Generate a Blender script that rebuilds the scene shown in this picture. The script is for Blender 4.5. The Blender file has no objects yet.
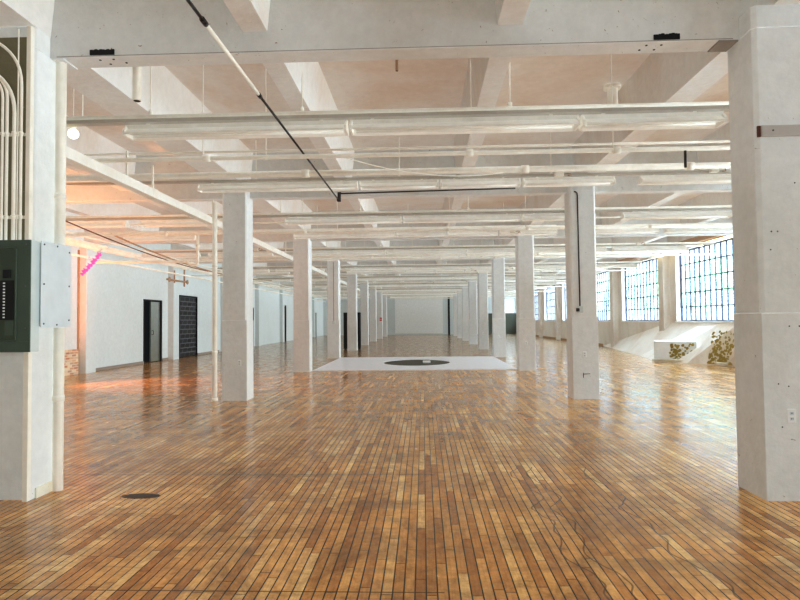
import bpy, bmesh, math, random
from mathutils import Vector, Matrix
random.seed(7)
C = bpy.context.scene.collection
PI = math.pi
ORD = ['first','second','third','fourth','fifth','sixth','seventh','eighth','ninth','tenth','eleventh','twelfth']

# ------------------------------------------------------------------ layout (metres)
BAY = 6.3; Y0 = 5.05            # front face of the first pair of columns
CL, CR = -3.357, 2.771          # inner faces of the two rows
CW, CD = 0.48, 0.45             # column width, depth
XL, XR = -10.3, 9.7             # side walls
YF, YN = 61.75, -4.0            # far wall, wall behind the camera
ZB, ZR, ZS = 3.91, 4.10, 4.80   # beam soffit, rib soffit, slab

# ------------------------------------------------------------------ materials
def mat(name):
    m = bpy.data.materials.new(name); m.use_nodes = True
    nt = m.node_tree; b = nt.nodes['Principled BSDF']
    return m, nt, b
def N(nt, t, **k):
    n = nt.nodes.new(t)
    for a, v in k.items():
        if a.startswith('i_'):
            key = a[2:]
            n.inputs[int(key) if key.isdigit() else key.replace('_', ' ')].default_value = v
        else: setattr(n, a, v)
    return n
def L(nt, a, b): nt.links.new(a, b)
def ramp(nt, fac, stops):
    r = N(nt, 'ShaderNodeValToRGB'); L(nt, fac, r.inputs[0])
    el = r.color_ramp.elements
    while len(el) < len(stops): el.new(0.5)
    for e, (p, c) in zip(el, stops): e.position = p; e.color = (*c, 1) if len(c) == 3 else c
    return r.outputs[0]
def mathn(nt, op, a, b=None, c=None):
    n = N(nt, 'ShaderNodeMath', operation=op)
    for i, v in enumerate((a, b, c)):
        if v is None: continue
        if isinstance(v, (int, float)): n.inputs[i].default_value = v
        else: L(nt, v, n.inputs[i])
    return n.outputs[0]
def mixc(nt, fac, a, b, blend='MIX'):
    n = N(nt, 'ShaderNodeMix', data_type='RGBA', blend_type=blend)
    for i, v in ((0, fac), (6, a), (7, b)):
        if isinstance(v, (int, float)): n.inputs[i].default_value = v
        elif isinstance(v, tuple): n.inputs[i].default_value = (*v, 1)
        else: L(nt, v, n.inputs[i])
    return n.outputs[2]
def noise(nt, vec, scale, detail=4, rough=.6, dist=0.):
    n = N(nt, 'ShaderNodeTexNoise'); L(nt, vec, n.inputs['Vector'])
    n.inputs['Scale'].default_value = scale; n.inputs['Detail'].default_value = detail
    n.inputs['Roughness'].default_value = rough; n.inputs['Distortion'].default_value = dist
    return n.outputs['Fac']
def scalev(nt, vec, s):
    n = N(nt, 'ShaderNodeMapping'); L(nt, vec, n.inputs[0]); n.inputs['Scale'].default_value = s
    return n.outputs[0]

def paint(name, base, stain, spots=(0.35, 0.30, 0.24), rough=.55, amount=.5, chip=.73, sc=.9, bump=.25, lo=.45, hi=.75):
    """old paint: broad staining, fine mottling and small chips"""
    m, nt, b = mat(name)
    pos = N(nt, 'ShaderNodeNewGeometry').outputs['Position']
    n1 = noise(nt, scalev(nt, pos, (1, 1, .6)), sc, 5, .62, .4)
    f1 = ramp(nt, n1, [(lo, (0, 0, 0)), (hi, (1, 1, 1))])
    f1 = mathn(nt, 'MULTIPLY', f1, amount)
    c = mixc(nt, f1, base, stain)
    n2 = noise(nt, pos, 9, 5, .7)
    c = mixc(nt, .22, c, ramp(nt, n2, [(.3, (.55, .55, .55)), (.7, (1, 1, 1))]), 'MULTIPLY')
    n3 = noise(nt, pos, 21, 3, .5, 1.)
    f3 = ramp(nt, n3, [(chip, (0, 0, 0)), (chip + .02, (1, 1, 1))])
    c = mixc(nt, f3, c, spots)
    L(nt, c, b.inputs['Base Color']); b.inputs['Roughness'].default_value = rough
    bp = N(nt, 'ShaderNodeBump'); bp.inputs['Strength'].default_value = bump; bp.inputs['Distance'].default_value = .02
    L(nt, noise(nt, pos, 14, 4, .6), bp.inputs['Height']); L(nt, bp.outputs[0], b.inputs['Normal'])
    return m
def plain(name, col, rough=.5, metal=0., emit=None, es=0.):
    m, nt, b = mat(name)
    pos = N(nt, 'ShaderNodeNewGeometry').outputs['Position']
    n = noise(nt, pos, 6, 4, .6)
    c = mixc(nt, .25, col, ramp(nt, n, [(.3, (.6, .6, .6)), (.7, (1, 1, 1))]), 'MULTIPLY')
    L(nt, c, b.inputs['Base Color']); b.inputs['Roughness'].default_value = rough; b.inputs['Metallic'].default_value = metal
    if emit: b.inputs['Emission Color'].default_value = (*emit, 1); b.inputs['Emission Strength'].default_value = es
    return m

M = {}
M['column'] = paint('column_paint', (.75, .755, .74), (.60, .60, .56), amount=.6, chip=.735)
M['beam'] = paint('beam_paint', (.70, .70, .68), (.56, .51, .44), amount=.6, chip=.71, sc=.6)
M['slab'] = paint('slab_paint', (.70, .645, .59), (.60, .45, .34), amount=.85, chip=.80, sc=.5, lo=.42, hi=.72)
M['rib'] = paint('rib_paint', (.74, .715, .68), (.62, .50, .40), amount=.6, chip=.78, sc=.7)
M['wall'] = paint('wall_paint', (.67, .71, .71), (.60, .62, .60), amount=.6, chip=.80, sc=.4)
M['wall_warm'] = paint('right_wall_paint', (.76, .71, .64), (.58, .47, .37), amount=.8, chip=.74, sc=.7)
M['pipe'] = paint('pipe_paint', (.84, .80, .71), (.66, .57, .45), amount=.5, chip=.80, sc=2, bump=.1)
M['fixture'] = paint('fixture_enamel', (.84, .81, .74), (.68, .62, .52), amount=.5, chip=.86, sc=1.5, rough=.35, bump=.03)
M['tube'] = plain('lamp_glass', (.88, .86, .80), .25)
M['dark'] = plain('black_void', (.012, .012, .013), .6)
M['conduit_dark'] = plain('dark_conduit', (.06, .05, .045), .4, .5)
M['panelgreen'] = plain('grey_green_enamel', (.085, .115, .085), .4, .1)
M['panelinner'] = plain('dark_green_enamel', (.065, .085, .055), .45, .1)
M['paneldoor'] = plain('panel_side_enamel', (.62, .66, .64), .4, .1)
M['boxgrey'] = plain('pale_grey_enamel', (.66, .70, .72), .4, .05)
M['screw'] = plain('screw_metal', (.16, .16, .15), .4, .8)
M['white'] = plain('white_plastic', (.82, .82, .80), .4)
M['steel'] = plain('stainless_steel', (.55, .56, .53), .28, .95)
M['red'] = plain('red_enamel', (.6, .05, .06), .4)
M['brownwood'] = plain('dark_brown_wood', (.14, .055, .035), .5)
M['boardwood'] = plain('weathered_board', (.50, .47, .44), .7)
M['tan'] = plain('rusty_tan', (.42, .27, .17), .7)
M['pink'] = plain('pink_ribbon', (.85, .20, .55), .6)
M['muntin'] = plain('window_steel', (.07, .075, .11), .5, .3)
M['greenwall'] = plain('dark_green_panel', (.085, .085, .06), .6)
M['pad'] = plain('white_floor_sheet', (.80, .80, .84), .30)
M['darkpad'] = plain('dark_olive_disc', (.045, .042, .022), .5)
M['cream'] = paint('cream_paint', (.76, .73, .62), (.55, .40, .16), amount=.9, chip=.70, sc=2.5)
M['leaf'] = plain('foliage', (.26, .38, .18), .7)
M['bark'] = plain('bark', (.16, .12, .09), .8)
M['ground'] = plain('outdoor_ground', (.45, .44, .42), .9)
M['globe'] = plain('lit_globe', (.9, .85, .6), .3, 0, (1., .88, .50), 1.6)
M['winlamp'] = plain('lit_strip', (.9, .85, .6), .3, 0, (1., .86, .50), 2.6)

M['olive'] = paint('olive_gap_shade', (.20, .18, .11), (.30, .27, .18), amount=.7)
M['channel'] = paint('painted_shadow_grey', (.52, .48, .42), (.38, .33, .27), amount=.7)  # rail channel coloured darker to imitate the shade between fixture lines
M['edge'] = plain('grimy_edge', (.32, .28, .24), .8)
# glass: thin, mostly clear, slightly reflective
m = bpy.data.materials.new('window_glass'); m.use_nodes = True; nt = m.node_tree; nt.nodes.clear()
o = N(nt, 'ShaderNodeOutputMaterial'); mx = N(nt, 'ShaderNodeMixShader'); mx.inputs[0].default_value = .10
t_ = N(nt, 'ShaderNodeBsdfTransparent'); t_.inputs[0].default_value = (.95, .98, 1, 1)
g_ = N(nt, 'ShaderNodeBsdfGlossy'); g_.inputs['Roughness'].default_value = .1
L(nt, t_.outputs[0], mx.inputs[1]); L(nt, g_.outputs[0], mx.inputs[2]); L(nt, mx.outputs[0], o.inputs[0])
M['glass'] = m

# brick (peeled corner by the left pilaster)
m, nt, b = mat('old_brick'); pos = N(nt, 'ShaderNodeNewGeometry').outputs['Position']
mp = N(nt, 'ShaderNodeMapping'); L(nt, pos, mp.inputs[0]); mp.inputs['Rotation'].default_value = (0, -PI/2, -PI/2)
sep = N(nt, 'ShaderNodeSeparateXYZ'); L(nt, pos, sep.inputs[0]); cmb = N(nt, 'ShaderNodeCombineXYZ')
L(nt, sep.outputs[1], cmb.inputs[0]); L(nt, sep.outputs[2], cmb.inputs[1])
br = N(nt, 'ShaderNodeTexBrick'); L(nt, cmb.outputs[0], br.inputs['Vector'])
br.inputs['Color1'].default_value = (.50, .22, .12, 1); br.inputs['Color2'].default_value = (.74, .60, .42, 1); br.inputs['Mortar'].default_value = (.66, .60, .50, 1)
br.inputs['Scale'].default_value = 1; br.inputs['Brick Width'].default_value = .21; br.inputs['Row Height'].default_value = .075; br.inputs['Mortar Size'].default_value = .009
L(nt, br.outputs['Color'], b.inputs['Base Color']); b.inputs['Roughness'].default_value = .8; M['brick'] = m

# black security gate: horizontal courses of glinting slats
m, nt, b = mat('black_gate'); pos = N(nt, 'ShaderNodeNewGeometry').outputs['Position']
sep = N(nt, 'ShaderNodeSeparateXYZ'); L(nt, pos, sep.inputs[0]); cmb = N(nt, 'ShaderNodeCombineXYZ')
L(nt, sep.outputs[1], cmb.inputs[0]); L(nt, sep.outputs[2], cmb.inputs[1])
br = N(nt, 'ShaderNodeTexBrick'); L(nt, cmb.outputs[0], br.inputs['Vector'])
br.inputs['Color1'].default_value = (.012, .012, .014, 1); br.inputs['Color2'].default_value = (.03, .03, .034, 1); br.inputs['Mortar'].default_value = (.16, .16, .18, 1)
br.inputs['Scale'].default_value = 1; br.inputs['Brick Width'].default_value = .5; br.inputs['Row Height'].default_value = .2; br.inputs['Mortar Size'].default_value = .018
L(nt, br.outputs['Color'], b.inputs['Base Color']); b.inputs['Roughness'].default_value = .4; M['gate'] = m

# wooden strip floor, boards along y
def floor_mat():
    m, nt, b = mat('maple_strip_floor')
    pos = N(nt, 'ShaderNodeNewGeometry').outputs['Position']
    sep = N(nt, 'ShaderNodeSeparateXYZ'); L(nt, pos, sep.inputs[0]); x, y = sep.outputs[0], sep.outputs[1]
    W, LEN = .062, .85
    u = mathn(nt, 'DIVIDE', x, W); row = mathn(nt, 'FLOOR', u); fu = mathn(nt, 'FRACT', u)
    wn = N(nt, 'ShaderNodeTexWhiteNoise', noise_dimensions='1D'); L(nt, row, wn.inputs['W'])
    v = mathn(nt, 'ADD', mathn(nt, 'DIVIDE', y, LEN), mathn(nt, 'MULTIPLY', wn.outputs['Value'], 17.3))
    col = mathn(nt, 'FLOOR', v); fv = mathn(nt, 'FRACT', v)
    cv = N(nt, 'ShaderNodeCombineXYZ'); L(nt, row, cv.inputs[0]); L(nt, col, cv.inputs[1])
    w2 = N(nt, 'ShaderNodeTexWhiteNoise', noise_dimensions='2D'); L(nt, cv.outputs[0], w2.inputs['Vector'])
    r = w2.outputs['Value']
    base = ramp(nt, r, [(0, (.44, .20, .062)), (.15, (.60, .30, .095)), (.5, (.70, .375, .125)), (.85, (.80, .47, .17)), (1, (.90, .62, .28))])
    # grain along each board
    gv = scalev(nt, pos, (60, 3, 1)); g = noise(nt, gv, 1.2, 4, .65)
    c = mixc(nt, .55, base, ramp(nt, g, [(.3, (.62, .56, .50)), (.62, (1, 1, 1))]), 'MULTIPLY')
    # broad wear: darker dirt, and pale worn patches
    d1 = noise(nt, scalev(nt, pos, (1.2, .8, 1)), 1.3, 8, .75, .8)
    c = mixc(nt, mathn(nt, 'MULTIPLY', ramp(nt, d1, [(.48, (0, 0, 0)), (.68, (1, 1, 1))]), .62), c, (.13, .058, .020))
    d2 = noise(nt, scalev(nt, pos, (1.3, 1, 1)), 1.7, 6, .7, .5)
    c = mixc(nt, mathn(nt, 'MULTIPLY', ramp(nt, d2, [(.55, (0, 0, 0)), (.75, (1, 1, 1))]), .45), c, (.56, .36, .20))
    d4 = noise(nt, scalev(nt, pos, (1., 1.6, 1)), .55, 4, .6, .3)
    c = mixc(nt, mathn(nt, 'MULTIPLY', ramp(nt, d4, [(.55, (0, 0, 0)), (.7, (1, 1, 1))]), .35), c, (.22, .19, .16))
    d5 = noise(nt, scalev(nt, pos, (.45, 2.6, 1)), 1.2, 7, .72, .6)
    c = mixc(nt, mathn(nt, 'MULTIPLY', ramp(nt, d5, [(.46, (0, 0, 0)), (.62, (1, 1, 1))]), .50), c, (.27, .165, .085))
    d6 = noise(nt, scalev(nt, pos, (1, .7, 1)), 11, 6, .75, .4)
    c = mixc(nt, .55, c, ramp(nt, d6, [(.34, (.5, .44, .38)), (.58, (1, 1, 1))]), 'MULTIPLY')
    # greyer/darker with distance down the aisle
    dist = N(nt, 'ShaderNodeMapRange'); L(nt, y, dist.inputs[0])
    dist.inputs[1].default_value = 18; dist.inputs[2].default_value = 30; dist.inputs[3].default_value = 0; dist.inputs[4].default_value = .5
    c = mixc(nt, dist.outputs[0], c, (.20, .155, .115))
    # joints between boards
    e1 = mathn(nt, 'LESS_THAN', mathn(nt, 'MINIMUM', fu, mathn(nt, 'SUBTRACT', 1., fu)), .065)
    e2 = mathn(nt, 'LESS_THAN', mathn(nt, 'MINIMUM', fv, mathn(nt, 'SUBTRACT', 1., fv)), .0035)
    e = mathn(nt, 'MAXIMUM', e1, e2)
    c = mixc(nt, mathn(nt, 'MULTIPLY', e, .92), c, (.025, .012, .006))
    # long wandering scratches
    wx = mathn(nt, 'ADD', x, mathn(nt, 'MULTIPLY', mathn(nt, 'SUBTRACT', noise(nt, scalev(nt, pos, (.05, 1, 1)), 1.6, 2, .5), .5), .55))
    for xs in (.92, 1.07, 1.62):
        dd = mathn(nt, 'ABSOLUTE', mathn(nt, 'SUBTRACT', wx, xs))
        s = mathn(nt, 'MULTIPLY', mathn(nt, 'LESS_THAN', dd, .006), mathn(nt, 'LESS_THAN', y, 6.2))
        c = mixc(nt, mathn(nt, 'MULTIPLY', s, .65), c, (.05, .028, .018))
    # long butt-joint lines running across
    for yy in (3.37, 5.9):
        dd = mathn(nt, 'ABSOLUTE', mathn(nt, 'SUBTRACT', y, yy))
        c = mixc(nt, mathn(nt, 'MULTIPLY', mathn(nt, 'MULTIPLY', mathn(nt, 'LESS_THAN', dd, .006), mathn(nt, 'LESS_THAN', x, .1)), .7), c, (.04, .02, .012))
    # dark blotch
    L(nt, c, b.inputs['Base Color'])
    rr = noise(nt, scalev(nt, pos, (1.5, 1, 1)), 2.2, 6, .7, .3)
    rough = N(nt, 'ShaderNodeMapRange'); L(nt, rr, rough.inputs[0])
    rough.inputs[1].default_value = .3; rough.inputs[2].default_value = .7; rough.inputs[3].default_value = .06; rough.inputs[4].default_value = .27
    ro = mathn(nt, 'ADD', rough.outputs[0], mathn(nt, 'MULTIPLY', w2.outputs['Value'], .02))
    L(nt, ro, b.inputs['Roughness'])
    b.inputs['Specular IOR Level'].default_value = .62
    # bump: joints, each board slightly tilted, uneven slab
    h = mathn(nt, 'ADD', mathn(nt, 'MULTIPLY', e, -.5), mathn(nt, 'MULTIPLY', mathn(nt, 'MULTIPLY', fu, mathn(nt, 'SUBTRACT', r, .5)), .9))
    h = mathn(nt, 'ADD', h, mathn(nt, 'MULTIPLY', noise(nt, scalev(nt, pos, (1, .5, 1)), 5., 3, .5), 1.8))
    bp = N(nt, 'ShaderNodeBump'); bp.inputs['Strength'].default_value = .28; bp.inputs['Distance'].default_value = .006
    L(nt, h, bp.inputs['Height']); L(nt, bp.outputs[0], b.inputs['Normal'])
    return m
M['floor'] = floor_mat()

# ------------------------------------------------------------------ mesh helpers
def box(bm, x0, x1, y0, y1, z0, z1):
    vs = [bm.verts.new(p) for p in ((x0,y0,z0),(x1,y0,z0),(x1,y1,z0),(x0,y1,z0),(x0,y0,z1),(x1,y0,z1),(x1,y1,z1),(x0,y1,z1))]
    for f in ((0,3,2,1),(4,5,6,7),(0,1,5,4),(1,2,6,5),(2,3,7,6),(3,0,4,7)): bm.faces.new([vs[i] for i in f])
def tube(bm, pts, r, n=10, cap=True):
    pts = [Vector(p) for p in pts]; rings = []
    up = None
    for i, p in enumerate(pts):
        t = (pts[min(i+1, len(pts)-1)] - pts[max(i-1, 0)]).normalized()
        if up is None:
            up = Vector((0,0,1)) if abs(t.z) < .9 else Vector((0,1,0))
        a = t.cross(up).normalized(); up = a.cross(t).normalized()
        rings.append([bm.verts.new(p + (a*math.cos(q) + up*math.sin(q))*r) for q in [2*PI*k/n for k in range(n)]])
    for i in range(len(rings)-1):
        for k in range(n): 
            f = bm.faces.new((rings[i][k], rings[i][(k+1)%n], rings[i+1][(k+1)%n], rings[i+1][k])); f.smooth = True
    if cap: bm.faces.new(rings[0]); bm.faces.new(rings[-1][::-1])
def disc_lathe(bm, c, prof, n=20, axis='z'):
    rings = []
    for r, h in prof:
        rg = []
        for k in range(n):
            a = 2*PI*k/n; u, w = r*math.cos(a), r*math.sin(a)
            p = {'z': (u, w, h), 'y': (u, h, w), 'x': (h, u, w)}[axis]
            rg.append(bm.verts.new((c[0]+p[0], c[1]+p[1], c[2]+p[2])))
        rings.append(rg)
    for i in range(len(rings)-1):
        for k in range(n):
            f = bm.faces.new((rings[i][k], rings[i][(k+1)%n], rings[i+1][(k+1)%n], rings[i+1][k])); f.smooth = True
    bm.faces.new(rings[0]); bm.faces.new(rings[-1][::-1])
def prism(bm, poly, x0, x1):
    """polygon in (y,z) extruded along x"""
    a = [bm.verts.new((x0, y, z)) for y, z in poly]; b = [bm.verts.new((x1, y, z)) for y, z in poly]
    n = len(poly); bm.faces.new(a[::-1]); bm.faces.new(b)
    for i in range(n): bm.faces.new((a[i], a[(i+1)%n], b[(i+1)%n], b[i]))
def vprism(bm, poly, z0, z1):
    a = [bm.verts.new((x, y, z0)) for x, y in poly]; b = [bm.verts.new((x, y, z1)) for x, y in poly]
    n = len(poly); bm.faces.new(a[::-1]); bm.faces.new(b)
    for i in range(n): bm.faces.new((a[i], a[(i+1)%n], b[(i+1)%n], b[i]))
def link(name, bm, m, parent=None, loc=(0,0,0), bevel=0.):
    bmesh.ops.recalc_face_normals(bm, faces=bm.faces)
    me = bpy.data.meshes.new(name); bm.to_mesh(me); bm.free()
    me.materials.append(m)
    o = bpy.data.objects.new(name, me); C.objects.link(o); o.location = loc
    if parent: o.parent = parent
    if bevel:
        md = o.modifiers.new('bevel', 'BEVEL'); md.width = bevel; md.segments = 2; md.limit_method = 'ANGLE'
    return o
def mk(name, m, fn, parent=None, loc=(0,0,0), bevel=0.):
    bm = bmesh.new(); fn(bm); return link(name, bm, m, parent, loc, bevel)
def tag(o, label, cat, group=None):
    o['label'] = label; o['category'] = cat
    if group: o['group'] = group
    return o
def thing(name, label, cat, loc=(0,0,0), group=None):
    o = bpy.data.objects.new(name, None); C.objects.link(o); o.location = loc; o.empty_display_size = .1
    return tag(o, label, cat, group)
def struct(o): o['kind'] = 'structure'; return o
def dup(root, loc, label=None, group=None):
    r = root.copy(); C.objects.link(r); r.location = loc
    if label: r['label'] = label
    if group: r['group'] = group
    for ch in list(root.children):
        c = ch.copy(); C.objects.link(c); c.parent = r
        for g in list(ch.children):
            d = g.copy(); C.objects.link(d); d.parent = c
    return r

# ------------------------------------------------------------------ room shell
struct(mk('floor', M['floor'], lambda b: box(b, XL-.4, XR+.4, YN-.3, YF+.4, -.2, 0)))
ceil = struct(mk('ceiling', M['slab'], lambda b: box(b, XL-.4, XR+.4, YN-.3, YF+.4, ZS, ZS+.2)))
RIBX = [-8.1, -5.8, (-3.84, -3.36), -1.48, .795, (2.95, 3.27), 5.4, 7.7]
beam_y = [5.27 + BAY*k for k in range(-1, 9)]
def rib_fn(x0, x1):
    def fn(b):
        ys = [YN] + [v for yb in beam_y for v in (yb, yb+.23)] + [YF]
        for i in range(0, len(ys), 2):
            ya, yc = ys[i], ys[i+1]
            vs = [b.verts.new(p) for y in (ya, yc) for p in ((x0-.07, y, ZS), (x0, y, ZR), (x1, y, ZR), (x1+.07, y, ZS))]
            for f in ((0,1,2,3),(7,6,5,4),(0,4,5,1),(1,5,6,2),(2,6,7,3)): b.faces.new([vs[k] for k in f])
    return fn
for r in RIBX:
    x0, x1 = r if isinstance(r, tuple) else (r-.11, r+.11)
    mk('ceiling_rib', M['rib'], rib_fn(x0, x1), ceil)

# far wall and rear wall
def far_fn(b):
    box(b, XL-.3, 7.4, YF, YF+.25, 0, ZS); box(b, 9.3, XR+.3, YF, YF+.25, 0, ZS)
    box(b, 7.4, 9.3, YF, YF+.25, 0, 2.15); box(b, 7.4, 9.3, YF, YF+.25, 3.6, ZS)
struct(mk('wall_far', M['wall'], far_fn))
struct(mk('wall_rear', M['wall'], lambda b: box(b, XL-.3, XR+.3, YN-.25, YN, 0, ZS)))
fw = struct(mk('window_12', M['white'], lambda b: [box(b, 7.4, 9.3, YF+.02, YF+.1, 2.15, 2.22), box(b, 7.4, 9.3, YF+.02, YF+.1, 3.53, 3.6), box(b, 7.4, 7.47, YF+.02, YF+.1, 2.15, 3.6), box(b, 9.23, 9.3, YF+.02, YF+.1, 2.15, 3.6), box(b, 8.3, 8.37, YF+.02, YF+.1, 2.15, 3.6)]))
mk('window_glass', M['glass'], lambda b: box(b, 7.4, 9.3, YF+.05, YF+.06, 2.15, 3.6), fw)
struct(mk('trim_4', M['greenwall'], lambda b: box(b, 6.6, 9.69, YF-.06, YF, 0, 2.1)))

# left wall with two doorways; dark lobby behind it
def lw(b):
    ops = [(21.8, 23.35, 2.37), (25.05, 27.07, 2.66), (35.0, 36.2, 2.35), (43.6, 44.9, 2.7), (56.5, 57.6, 2.3)]
    y = YN-.3
    for a, c, h in ops:
        box(b, XL-.25, XL, y, a, 0, ZS); box(b, XL-.25, XL, a, c, h, ZS); y = c
    box(b, XL-.25, XL, y, YF+.3, 0, ZS)
struct(mk('wall_left', M['wall'], lw))
for i, (a, c, h) in enumerate([(21.8, 23.35, 2.37), (25.05, 27.07, 2.66), (35.0, 36.2, 2.35), (43.6, 44.9, 2.7), (56.5, 57.6, 2.3)]):
    nm = 'door_%d' % (i+1)
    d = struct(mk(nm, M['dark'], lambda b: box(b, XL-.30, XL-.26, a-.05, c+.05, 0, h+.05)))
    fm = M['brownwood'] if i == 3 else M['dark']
    mk('door_frame', fm, lambda b: [box(b, XL-.2, XL+.02, a, a+.06, 0, h), box(b, XL-.2, XL+.02, c-.06, c, 0, h), box(b, XL-.2, XL+.02, a, c, h-.06, h)], d)
    if i == 0:
        lf = mk('door_leaf', M['steel'], lambda b: box(b, XL-.08, XL-.03, a+.68, c-.06, .02, h-.07), d); lf['label'] = 'shiny stainless steel door leaf, half closed'
        mk('door_handle', M['screw'], lambda b: tube(b, [(XL-.03, a+.76, 1.05), (XL+.03, a+.76, 1.05), (XL+.03, a+.76, 1.2), (XL-.03, a+.76, 1.2)], .012, 8), lf)
    if i == 1:
        def gate(b):
            box(b, XL-.06, XL-.03, a+.06, c-.06, .02, h-.06)
            for k in range(12): box(b, XL-.03, XL-.01, a+.06, c-.06, .12+k*.2, .17+k*.2)
        lf = mk('security_gate', M['gate'], gate, d); lf['label'] = 'closed black slatted security gate'
    if i == 3:
        mk('door_leaf', M['pipe'], lambda b: box(b, XL-.08, XL-.03, a+.3, a+.7, .02, h-.1), d)
# pilasters on the left wall, continuing the column grid
def pil(i, y, x0, x1, m): return struct(mk('trim_%d' % i, m, lambda b: box(b, x0, x1, y, y+.55, 0, ZB), bevel=.01))
n = 20
for k in range(2, 9):
    pil(n, Y0+BAY*k+.02-.05, XL, XL+.24, M['wall']); n += 1
struct(mk('trim_1', M['brick'], lambda b: box(b, XL, XL+.05, 15.2, 17.55, 0, .74)))
struct(mk('trim_2', M['tan'], lambda b: box(b, XL, XL+.03, 17.55, 17.62, 0, 3.7)))
struct(mk('baseboard_left', M['edge'], lambda b: [box(b, XL, XL+.03, 18.3, 21.8, 0, .09), box(b, XL, XL+.03, 23.4, 24.0, 0, .09), box(b, XL, XL+.03, 27.1, 30, 0, .09), box(b, XL, XL+.03, 31, 35, 0, .09)]))

# right wall: low wall, piers and steel windows
WZ0, WZ1 = 1.36, 4.02
spans = []
for k in range(-1, 9):
    c0, c1 = 5.28+BAY*k, 5.28+BAY*(k+1)
    a, b_ = c0+.88, c1-.72
    a = max(a, YN+.3); b_ = min(b_, YF-.4); spans.append((a, b_))
def rw(b):
    box(b, XR, XR+.35, YN-.3, YF+.3, 0, WZ0); box(b, XR, XR+.35, YN-.3, YF+.3, WZ1, ZS)
    y = YN-.3
    for a, c in spans:
        box(b, XR, XR+.35, y, a, WZ0, WZ1); y = c
    box(b, XR, XR+.35, y, YF+.3, WZ0, WZ1)
struct(mk('wall_right', M['wall_warm'], rw))
for i, (a, c) in enumerate(spans):
    xw = XR+.20
    nc = max(3, round((c-a)/.38)); nr = 5
    def fr(b):
        for yy in (a, c-.05): box(b, xw-.03, xw+.03, yy, yy+.05, WZ0, WZ1)
        for zz in (WZ0, WZ1-.05): box(b, xw-.03, xw+.03, a, c, zz, zz+.05)
    w = struct(mk('window_%d' % (i+1), M['muntin'], fr))
    def mu(b):
        for k in range(1, nc):
            y = a+(c-a)*k/nc; t = .022 if k % 4 == 0 else .012
            box(b, xw-.025, xw+.025, y-t, y+t, WZ0+.05, WZ1-.05)
        for k in range(1, nr):
            z = WZ0+(WZ1-WZ0)*k/nr; box(b, xw-.022, xw+.022, a+.05, c-.05, z-.018, z+.018)
    mk('muntin_grid', M['muntin'], mu, w)
    mk('window_glass', M['glass'], lambda b: box(b, xw-.003, xw+.003, a+.03, c-.03, WZ0+.03, WZ1-.03), w)
    mk('window_sill', M['white'], lambda b: box(b, XR-.05, xw-.03, a-.03, c+.03, WZ0-.05, WZ0+.012), w)
    # sky portal just outside the window
    ld = bpy.data.lights.new('sky_portal', 'AREA'); ld.shape = 'RECTANGLE'; ld.size = WZ1-WZ0; ld.size_y = c-a; ld.cycles.is_portal = True
    lo = bpy.data.objects.new('sky_portal', ld); C.objects.link(lo); lo.location = (XR+.4, (a+c)/2, (WZ0+WZ1)/2); lo.rotation_euler = (0, PI/2, 0)
for k in range(2, 9):
    yy = Y0+BAY*k+.05
    struct(mk('trim_%d' % n, M['wall_warm'], lambda b: [box(b, XR-.28, XR, yy, yy+.5, 0, ZB)], bevel=.015)); n += 1
# battered foot of the right wall
def foot(b):
    lo_ = [(XR, 33.), (8.55, 24.2), (8.0, 21.3), (8.6, 20.1), (9.25, 18.95), (XR, 17.5)]
    A = [b.verts.new((x, y, 0)) for x, y in lo_]; B = [b.verts.new((XR-.004, y, 1.30)) for x, y in lo_]
    for i in range(5): b.faces.new((A[i], A[i+1], B[i+1], B[i]))
    b.faces.new(A); 
struct(mk('trim_3', M['wall_warm'], foot))
struct(mk('baseboard_right', M['tan'], lambda b: box(b, XR-.03, XR, 33, YF, 0, .12)))
struct(mk('trim_5', M['tan'], lambda b: [box(b, XR-.40, XR-.02, YN, YF, 4.12, 4.24), box(b, XR-.62, XR-.50, YN, YF, 4.0, 4.10)]))

# ------------------------------------------------------------------ beams
names = ['nearest', 'second', 'third', 'fourth', 'fifth', 'sixth', 'seventh', 'eighth', 'ninth']
for k in range(-1, 9):
    yb = 5.27+BAY*k
    def bf(b):
        box(b, XL+.002, XR-.002, yb, yb+.23, ZB, ZS-.002)
    o = mk('ceiling_beam', M['beam'], bf, bevel=.008)
    if k < 0: lab = 'painted concrete ceiling beam just behind the viewpoint'
    else: lab = 'white painted concrete ceiling beam spanning the hall, %s%s, over the %s pair of columns' % (names[k], '' if k == 0 else ' beam from the front', names[k])
    tag(o, lab, 'beam', 'white concrete beams crossing the hall')
    if k == 0:
        for x in (-2.88, 2.15):
            s = mk('rusty_slot', M['dark'], lambda b: [box(b, x-.11+.022*q, x-.095+.022*q+.01, yb-.012, yb, ZB+.018, ZB+.06+.012*random.random()) for q in range(10)], o); s['label'] = 'black rusty slot in the beam face'
        mk('edge_strip', M['edge'], lambda b: box(b, -3.3, 2.72, yb-.004, yb, ZB+.008, ZB+.013), o)
        e = mk('soffit_cap', M['edge'], lambda b: box(b, 2.60, 2.765, yb-.004, yb+.21, ZB-.012, ZB-.001), o); e['label'] = 'bare tan patch at the right end of the soffit'
        mk('soffit_cap', M['beam'], lambda b: box(b, -3.35, -3.24, yb-.004, yb+.225, ZB-.012, ZB-.001), o)
        mk('bolt_hole', M['dark'], lambda b: [disc_lathe(b, (x, y, ZB-.004), [(.011, 0), (.011, .006)], 8) for x, y in ((-2.93, yb+.06), (-2.80, yb+.05), (-2.88, yb+.15), (-2.72, yb+.13), (2.0, yb+.06), (2.13, yb+.06), (1.97, yb+.15), (2.10, yb+.15))], o)

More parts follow.
